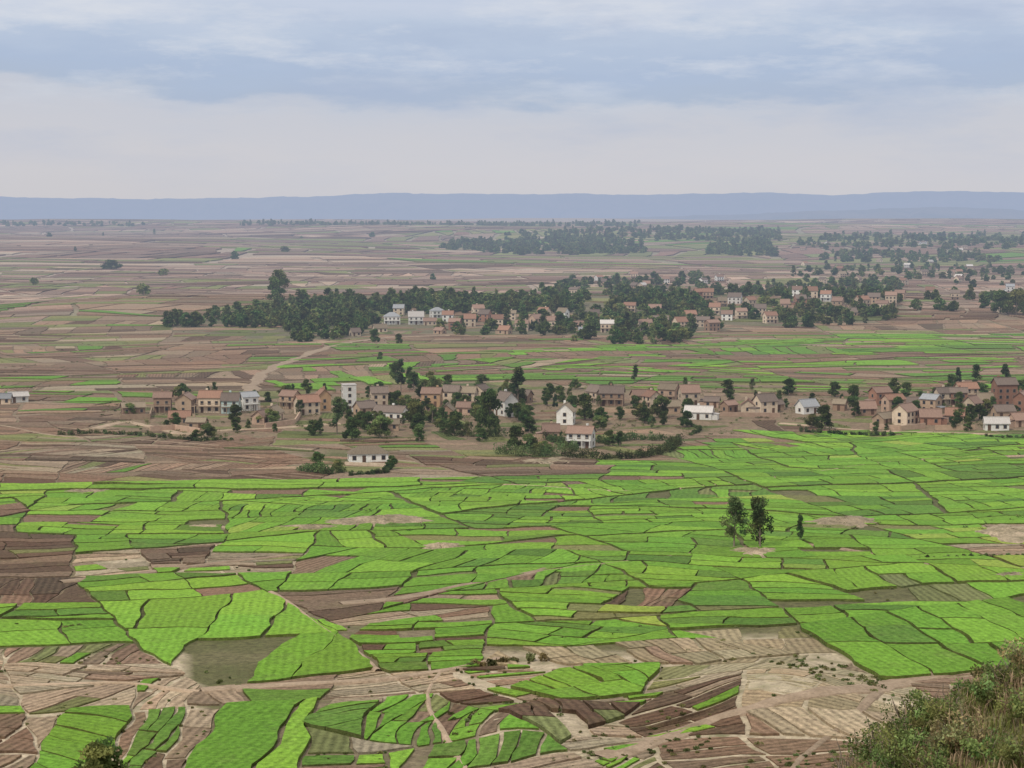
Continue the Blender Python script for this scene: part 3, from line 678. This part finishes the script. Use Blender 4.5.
TR = [(734, 548, 52, 'euc', 1.1), (760, 549, 52, 'euc', 1.05), (800, 542, 31, 'slim', .9), (490, 431, 41, 'round', .8), (518, 407, 41, 'slim', 1.5), (401, 392, 33, 'pine', 1.1), (410, 388, 24, 'slim', 1.2),
          (415, 427, 27, 'wide', .8), (430, 394, 22, 'wide', .9), (396, 380, 18, 'round', 1), (448, 390, 15, 'round', 1), (337, 434, 38, 'slim', 1.3), (321, 436, 19, 'euc', 1), (293, 400, 18, 'slim', 1), (215, 396, 14, 'euc', 1),
          (585, 420, 26, 'round', 1), (572, 414, 18, 'round', 1), (660, 418, 22, 'wide', .9), (635, 383, 19, 'slim', 1.4), (644, 420, 20, 'slim', .9), (958, 388, 22, 'pine', 1), (975, 391, 26, 'slim', 1.5), (1005, 388, 24, 'slim', 1.5), (952, 390, 15, 'round', 1),
          (555, 412, 20, 'pine', .9), (550, 400, 16, 'round', 1), (825, 430, 24, 'round', .9), (853, 408, 22, 'round', .8), (812, 428, 14, 'wide', 1), (876, 432, 10, 'round', 1), (779, 408, 18, 'euc', 1), (478, 396, 12, 'round', 1),
          (380, 438, 22, 'wide', 1.1), (352, 440, 22, 'round', 1.2), (368, 432, 20, 'round', 1), (456, 432, 20, 'round', 1.1), (442, 432, 14, 'wide', 1), (525, 425, 16, 'round', 1), (500, 398, 12, 'euc', 1), (236, 432, 14, 'round', 1), (208, 438, 14, 'wide', 1.2), (196, 440, 10, 'round', 1.2),
          (317, 472, 20, 'round', 1.0), (338, 472, 12, 'wide', 1), (392, 470, 14, 'round', 1), (560, 402, 16, 'round', 1), (600, 430, 14, 'wide', 1), (620, 420, 13, 'round', 1), (635, 412, 16, 'round', 1), (545, 455, 14, 'wide', 1.2), (515, 450, 24, 'round', 1), (530, 452, 18, 'wide', 1),
          (890, 398, 10, 'round', 1), (921, 404, 12, 'round', 1), (948, 398, 14, 'wide', 1), (982, 398, 14, 'round', 1), (755, 400, 10, 'euc', 1), (730, 402, 12, 'round', 1), (681, 398, 12, 'euc', 1), (370, 398, 12, 'round', 1), (325, 395, 12, 'euc', 1), (268, 402, 10, 'round', 1),
          (280, 300, 30, 'euc', 1.4), (275, 302, 24, 'round', 1), (112, 270, 10, 'wide', 2), (375, 343, 14, 'round', 1), (626, 333, 22, 'pine', 1.4), (399, 344, 10, 'round', 1), (1000, 314, 22, 'round', 1.1), (1016, 316, 26, 'wide', 1.0), (380, 360, 8, 'round', 1)]
for i in range(165):
    p = R.choice([(R.uniform(130, 340), R.uniform(394, 436)), (R.uniform(340, 560), R.uniform(386, 440)), (R.uniform(340, 700), R.uniform(388, 436)), (R.uniform(560, 1040), R.uniform(392, 418)), (R.uniform(850, 1040), R.uniform(394, 434)), (R.uniform(400, 620), R.uniform(400, 448))])
    TR.append((p[0], p[1], R.uniform(6, 18), R.choice(['round', 'wide', 'round', 'euc', 'round']), R.uniform(.8, 1.35)))
for a in TR: tree(*a)
x, y = G(100, 790); obj("olive_tree", TM['wide'][1], (x, y, Hs(x, y)-0.6), 1.2, (.95, .95, .95))

def belt(name, items, sc=(0.7, 1.3), kinds=('euc', 'round', 'wide', 'round', 'round'), gapc=1.0):
    e = bpy.data.objects.new(name, None); COL.objects.link(e)
    for poly, n_ in items:
        W = P(poly); x0, y0 = W.min(0); x1, y1 = W.max(0); c_ = 0; tr = 0
        while c_ < n_ and tr < n_*30:
            tr += 1; x = R.uniform(x0, x1); y = R.uniform(y0, y1)
            if not pip(W, x, y): continue
            if sin(x/37+y/61)+sin(y/43-x/29)+sin(x/13) < R.uniform(-2.6, 1.0)*gapc: continue
            if any((x-hx)**2 + (y-hy)**2 < 55 or (abs(x-hx) < 5 and 0 < hy-y < 30) for hx, hy in HOUSEXY): continue
            c_ += 1; k = R.choice(kinds); s = R.uniform(*sc)
            obj("tree_"+k, R.choice(TL[k]), (x, y, Hs(x, y)-0.3), R.uniform(0, 6), (s*R.uniform(.9, 1.4), s*R.uniform(.9, 1.4), s), e)
belt("distant_tree_belt", [([(160, 328), (175, 318), (300, 318), (330, 338), (300, 345), (280, 328)], 90), ([(200, 318), (290, 303), (360, 300), (390, 322), (300, 330)], 150),
     ([(290, 308), (420, 300), (700, 299), (700, 314), (560, 314), (330, 316)], 460), ([(330, 340), (345, 324), (372, 322), (360, 338)], 32), ([(570, 334), (620, 325), (700, 322), (690, 340)], 38),
     ([(440, 322), (700, 316), (900, 300), (900, 322), (620, 335), (440, 336)], 170), ([(690, 312), (700, 290), (900, 280), (900, 300), (800, 306)], 190), ([(560, 345), (560, 338), (680, 340), (680, 345)], 16)], (.5, 1.15))
belt("distant_tree_belt", [([(900, 300), (1100, 290), (1100, 322), (900, 312)], 70), ([(780, 285), (820, 268), (1100, 264), (1100, 290)], 180), ([(540, 300), (560, 283), (700, 276), (720, 295)], 110)], (0.5, 1.15))
belt("distant_woodland", [([(440, 250), (450, 243), (560, 238), (640, 243), (650, 254), (520, 256)], 600), ([(705, 256), (712, 245), (765, 242), (778, 257)], 240), ([(500, 236), (640, 230), (780, 232), (780, 243), (600, 243)], 420),
     ([(240, 226.5), (240, 223.5), (640, 223.5), (640, 228)], 380), ([(-60, 226), (-60, 224), (150, 224.5), (150, 227)], 100), ([(790, 248), (850, 236), (1100, 234), (1100, 250), (850, 252)], 380), ([(820, 263), (830, 254), (1000, 256), (1000, 264)], 130),
     ([(-20, 300), (-20, 230), (440, 230), (440, 295)], 12)], (0.9, 1.5), ('round', 'wide', 'round', 'euc'))
def hedge(px, h, w, dens=1.0, col=(.085, .12, .045)):
    pts = [G(*p) for p in px]; cen, ra = [], []
    for i in range(len(pts)-1):
        a, b = pts[i], pts[i+1]; k = max(1, int(hypot(b[0]-a[0], b[1]-a[1])/0.8*dens))
        for s in range(k):
            x = a[0]+(b[0]-a[0])*s/k+R.gauss(0, w*.3); y = a[1]+(b[1]-a[1])*s/k+R.gauss(0, w*.3); hh = h*R.uniform(.5, 1.25)
            cen.append((x, y, Hs(x, y)+hh*.5)); ra.append((w*.6, w*.6, hh*.55))
    q, f_, c = leaves(cen, ra, 90, .25, col, NR)
    obj("hedge", mesh("hedge", q.tolist(), f_.tolist(), [m_leaf], cols=c))
hedge([(497, 455), (530, 457), (563, 456)], 4.2, 2.8); hedge([(563, 457), (600, 460), (640, 458), (668, 452), (678, 443)], 3.0, 2.4); hedge([(598, 444), (630, 440), (668, 441)], 2.6, 2.2)
hedge([(300, 472), (325, 475), (345, 473)], 3.2, 2.2); hedge([(350, 476), (385, 473), (395, 462)], 1.2, 1.2); hedge([(60, 436), (100, 434), (160, 438), (200, 442), (235, 440)], 1.6, 1.4, .6); hedge([(446, 436), (480, 437), (505, 437)], 3.0, 2)
hedge([(800, 432), (850, 436), (900, 436)], 1.5, 1.4, .6); hedge([(545, 438), (560, 445), (575, 452)], 2.6, 2)
hedge([(470, 668), (500, 664), (545, 660)], 1.2, 1.3, .8, (.12, .115, .05)); hedge([(680, 420), (700, 430), (690, 436)], 1.4, 1.2, .5)
hedge([(985, 438), (1030, 440)], 1.4, 1.2, .7); hedge([(920, 560), (1030, 556)], .9, .8, .5, (.10, .13, .05))
cen, ra = [], []
def scat(poly, n_, r=(.3, .9)):
    W = P(poly); x0, y0 = W.min(0); x1, y1 = W.max(0); c_ = 0
    while c_ < n_:
        x = R.uniform(x0, x1); y = R.uniform(y0, y1)
        if not pip(W, x, y): continue
        if sin(x/9+y/14)+sin(y/6-x/5) < R.uniform(-1, 1.2): continue
        c_ += 1; k = R.uniform(*r)*R.uniform(.5, 1.2); cen.append((x, y, Hs(x, y)+.1+k*.4)); ra.append((k*1.3, k*1.3, k*.5))
scat([(440, 665), (700, 650), (720, 720), (700, 790), (440, 790)], 220, (.12, .4)); scat([(760, 700), (900, 690), (880, 790), (740, 790)], 90, (.15, .5)); scat([(0, 655), (440, 665), (440, 790), (0, 790)], 160, (.1, .3))
scat([(690, 655), (720, 640), (860, 665), (870, 690), (840, 690)], 60, (.2, .5)); scat([(860, 684), (875, 676), (885, 690), (870, 694)], 14, (.4, .7))
scat([(0, 490), (1024, 490), (1024, 640), (0, 640)], 260, (.15, .45)); scat([(100, 395), (760, 392), (1060, 392), (1060, 436), (700, 436), (400, 445), (100, 440)], 600, (.5, 1.6)); scat([(0, 330), (1024, 330), (1024, 395), (0, 395)], 260, (.5, 1.2))
scat([(960, 515), (1060, 510), (1060, 560), (960, 560)], 30); scat([(800, 515), (880, 515), (880, 532), (800, 532)], 20); scat([(340, 512), (430, 512), (430, 532), (340, 532)], 20); scat([(-60, 300), (1060, 262), (1060, 330), (-60, 330)], 240, (.8, 2.4))
q, f_, c = leaves(cen, ra, 46, .17, (.11, .13, .05), NR)
obj("bund_shrubs", mesh("bund_shrubs", q.tolist(), f_.tolist(), [m_leaf], cols=c))

# ------------------------------------------------------------------ foreground knoll vegetation
V, Fc, Cl = [], [], []
for i in range(7500):
    x = R.uniform(4.5, 21); y = R.uniform(36, 62)
    if x < 0.12*y: continue
    z = Hs(x, y); dry = R.random() < 0.42; L = R.uniform(.2, .5)*(1.2 if dry else 1)
    base = (.42, .35, .19) if dry else (.20, .25, .08)
    for b in range(9):
        th = R.uniform(0, 6.28); sp_ = R.uniform(.2, .9); ox, oy = R.gauss(0, .14), R.gauss(0, .14); l = L*R.uniform(.6, 1.2); wv = R.uniform(.008, .02)
        px_, py_ = -sin(th)*wv, cos(th)*wv; j = len(V)
        m_ = (x+ox+cos(th)*sp_*l*.35, y+oy+sin(th)*sp_*l*.35, z+l*.6); e_ = (x+ox+cos(th)*sp_*l, y+oy+sin(th)*sp_*l, z+l*(1-.4*sp_))
        V += [(x+ox-px_, y+oy-py_, z-.05), (x+ox+px_, y+oy+py_, z-.05), (m_[0]+px_*.8, m_[1]+py_*.8, m_[2]), (m_[0]-px_*.8, m_[1]-py_*.8, m_[2]), e_]
        Fc += [[j, j+1, j+2, j+3], [j+3, j+2, j+4]]; k = R.uniform(.6, 1.3); Cl += [tuple(v*k for v in base)]*5
obj("foreground_grass", mesh("foreground_grass", V, Fc, [m_leaf], cols=Cl))
for i in range(120):
    y = R.uniform(40, 57); x = R.uniform(0.14*y, 0.30*y); z = Hs(x, y); s = R.uniform(.35, .9)
    V, Fc = [], []; cen, ra = [], []
    for b in range(10):
        th = R.uniform(0, 6.28); sl = R.uniform(.2, .9)*s; hh = R.uniform(.5, 1.1)*s
        tube(V, Fc, [(0, 0, -.1), (cos(th)*sl*.4, sin(th)*sl*.4, hh*.5), (cos(th)*sl, sin(th)*sl, hh)], .018, .006, 4); cen.append((cos(th)*sl, sin(th)*sl, hh*.85)); ra.append((.26*s, .26*s, .26*s)); cen.append((cos(th)*sl*.6, sin(th)*sl*.6, hh*.5)); ra.append((.25*s, .25*s, .25*s))
    nb, nf = len(V), len(Fc); q, f_, c = leaves(cen, ra, 50, .038, R.choice([(.19, .23, .08), (.16, .21, .07), (.26, .24, .11)]), NR)
    cols = np.vstack([np.tile((.1, .08, .06), (nb, 1)), c])
    obj("shrub", mesh("shrub", V+q.tolist(), Fc+(f_+nb).tolist(), [m_bark, m_leaf], cols=cols, mi=[0]*nf+[1]*len(f_)), (x, y, z))
for px_, y, top in [(838, 44, 1.7), (846, 46, 1.3), (952, 44, 1.1), (930, 47, 1.1), (1000, 45, 1.0), (880, 45, 1.3), (905, 46, 1.2), (740, 44, 2.0)]:
    x = (px_-512)/F*y*1.02; z = Hs(x, y); V, Fc = [], []
    for b in range(5):
        th = R.uniform(0, 6.28); k = R.uniform(.5, 1)
        tube(V, Fc, [(0, 0, -.1), (cos(th)*.08*k, sin(th)*.08, top*.4*k), (cos(th)*.3*k, sin(th)*.2, top*.75*k), (cos(th+.4)*.38*k, sin(th)*.3, top*k)], .022, .007, 4)
        tube(V, Fc, [(cos(th)*.2*k, sin(th)*.15, top*.6*k), (cos(th+1.2)*.4*k, sin(th+1)*.3, top*.85*k)], .012, .005, 4)
    obj("dry_twig_shrub", mesh("dry_twig_shrub", V, Fc, [m_bark]), (x, y, z))

# ------------------------------------------------------------------ compound walls
def mwall(px, h=1.8, wall='tan'):
    pts = [G(*p) for p in px]; V, Fc = [], []
    for i in range(len(pts)-1):
        a, b = pts[i], pts[i+1]; dx, dy = b[0]-a[0], b[1]-a[1]; l = hypot(dx, dy); nx_, ny_ = -dy/l*.2, dx/l*.2; j = len(V)
        for p in (a, b):
            zz = Hs(*p)
            V += [(p[0]-nx_, p[1]-ny_, zz-1), (p[0]+nx_, p[1]+ny_, zz-1), (p[0]+nx_, p[1]+ny_, zz+h), (p[0]-nx_, p[1]-ny_, zz+h)]
        Fc += [[j+k, j+(k+1) % 4, j+4+(k+1) % 4, j+4+k] for k in range(4)]+[[j+3, j+2, j+1, j], [j+4, j+5, j+6, j+7]]
    obj("mud_wall", mesh("mud_wall", V, Fc, [WALL[wall]]))
mwall([(120, 420), (150, 419), (152, 412)]); mwall([(150, 432), (175, 430), (200, 434)], 1.8, 'pink'); mwall([(265, 428), (295, 424), (300, 416)], 1.6, 'pink'); mwall([(870, 428), (900, 431), (925, 428)], 1.7, 'pink'); mwall([(935, 430), (975, 430)], 1.6)
mwall([(355, 422), (400, 424), (404, 418)], 1.5, 'cream'); mwall([(600, 412), (640, 413)], 1.4); mwall([(720, 416), (780, 417)], 1.4, 'pink'); mwall([(345, 465), (392, 467)], .9, 'cream')

# ------------------------------------------------------------------ sky & sun
SE, SAZ = radians(50), radians(-140)
w = bpy.data.worlds.new("World"); scene.world = w; w.use_nodes = True; t = w.node_tree; t.nodes.clear()
out = t.nodes.new('ShaderNodeOutputWorld')
sky = t.nodes.new('ShaderNodeTexSky'); sky.sky_type = 'NISHITA'; sky.sun_disc = False; sky.sun_elevation = SE; sky.sun_rotation = SAZ
b1 = t.nodes.new('ShaderNodeBackground'); t.links.new(sky.outputs[0], b1.inputs[0]); b1.inputs[1].default_value = 0.08
tc = t.nodes.new('ShaderNodeTexCoord').outputs['Generated']
sx = t.nodes.new('ShaderNodeSeparateXYZ'); t.links.new(tc, sx.inputs[0])
na = noise(t, 1.0, 3, 0.5, vec=tc, mul=(4.5, 4.5, 12)); nb_ = noise(t, 1.0, 9, 0.62, vec=tc, mul=(16, 16, 70)); nc = noise(t, 1.0, 9, 0.65, vec=tc, mul=(9, 9, 42)); nd = noise(t, 1.0, 8, 0.6, vec=tc, mul=(7, 7, 30))
zz = M(t, 'ADD', sx.outputs[2], M(t, 'MULTIPLY', M(t, 'SUBTRACT', na, 0.5), 0.05))
zz = M(t, 'ADD', zz, M(t, 'MULTIPLY', M(t, 'SUBTRACT', nb_, 0.5), 0.03))
fac = M(t, 'MULTIPLY', zz, 5.0, True)
cr = t.nodes.new('ShaderNodeValToRGB'); t.links.new(fac, cr.inputs[0]); el = cr.color_ramp.elements
stops = [(0.0, (.62, .61, .645)), (.10, (.625, .62, .665)), (.22, (.59, .605, .675)), (.268, (.56, .595, .685)), (.295, (.43, .51, .655)), (.36, (.43, .52, .69)), (.45, (.51, .59, .735)), (.52, (.58, .64, .77)), (.62, (.49, .58, .74)), (1.0, (.95, .94, .92))]
el[0].position, el[0].color = stops[0][0], (*stops[0][1], 1); el[1].position, el[1].color = stops[-1][0], (*stops[-1][1], 1)
for p_, c_ in stops[1:-1]: e = el.new(p_); e.color = (*c_, 1)
up = mr(t, sx.outputs[2], 0.045, 0.075, 0, 1)
hl = M(t, 'MULTIPLY', mr(t, nc, 0.48, 0.66, 0, 0.85), up)
cc = mixc(t, hl, cr.outputs[0], (.70, .73, .80))
cc = mixc(t, M(t, 'MULTIPLY', mr(t, nd, 0.5, 0.68, 0, 0.65), mr(t, sx.outputs[2], 0.02, 0.06, 0.18, 1)), cc, (.41, .49, .66))
b2 = t.nodes.new('ShaderNodeBackground'); t.links.new(cc, b2.inputs[0]); b2.inputs[1].default_value = 1.0
ms = t.nodes.new('ShaderNodeMixShader'); ms.inputs[0].default_value = 0.93
t.links.new(b1.outputs[0], ms.inputs[1]); t.links.new(b2.outputs[0], ms.inputs[2]); t.links.new(ms.outputs[0], out.inputs[0])
sl = bpy.data.lights.new("sun", 'SUN'); sl.energy = 2.1; sl.angle = radians(10); sl.color = (1, .94, .83)
so = bpy.data.objects.new("sun", sl); COL.objects.link(so)
from mathutils import Vector
dv = Vector((sin(SAZ)*cos(SE), cos(SAZ)*cos(SE), sin(SE)))
so.rotation_euler = dv.to_track_quat('Z', 'Y').to_euler(); so.location = (0, 0, 200)
print("parcel faces", len(pF), "objects", len(bpy.data.objects))
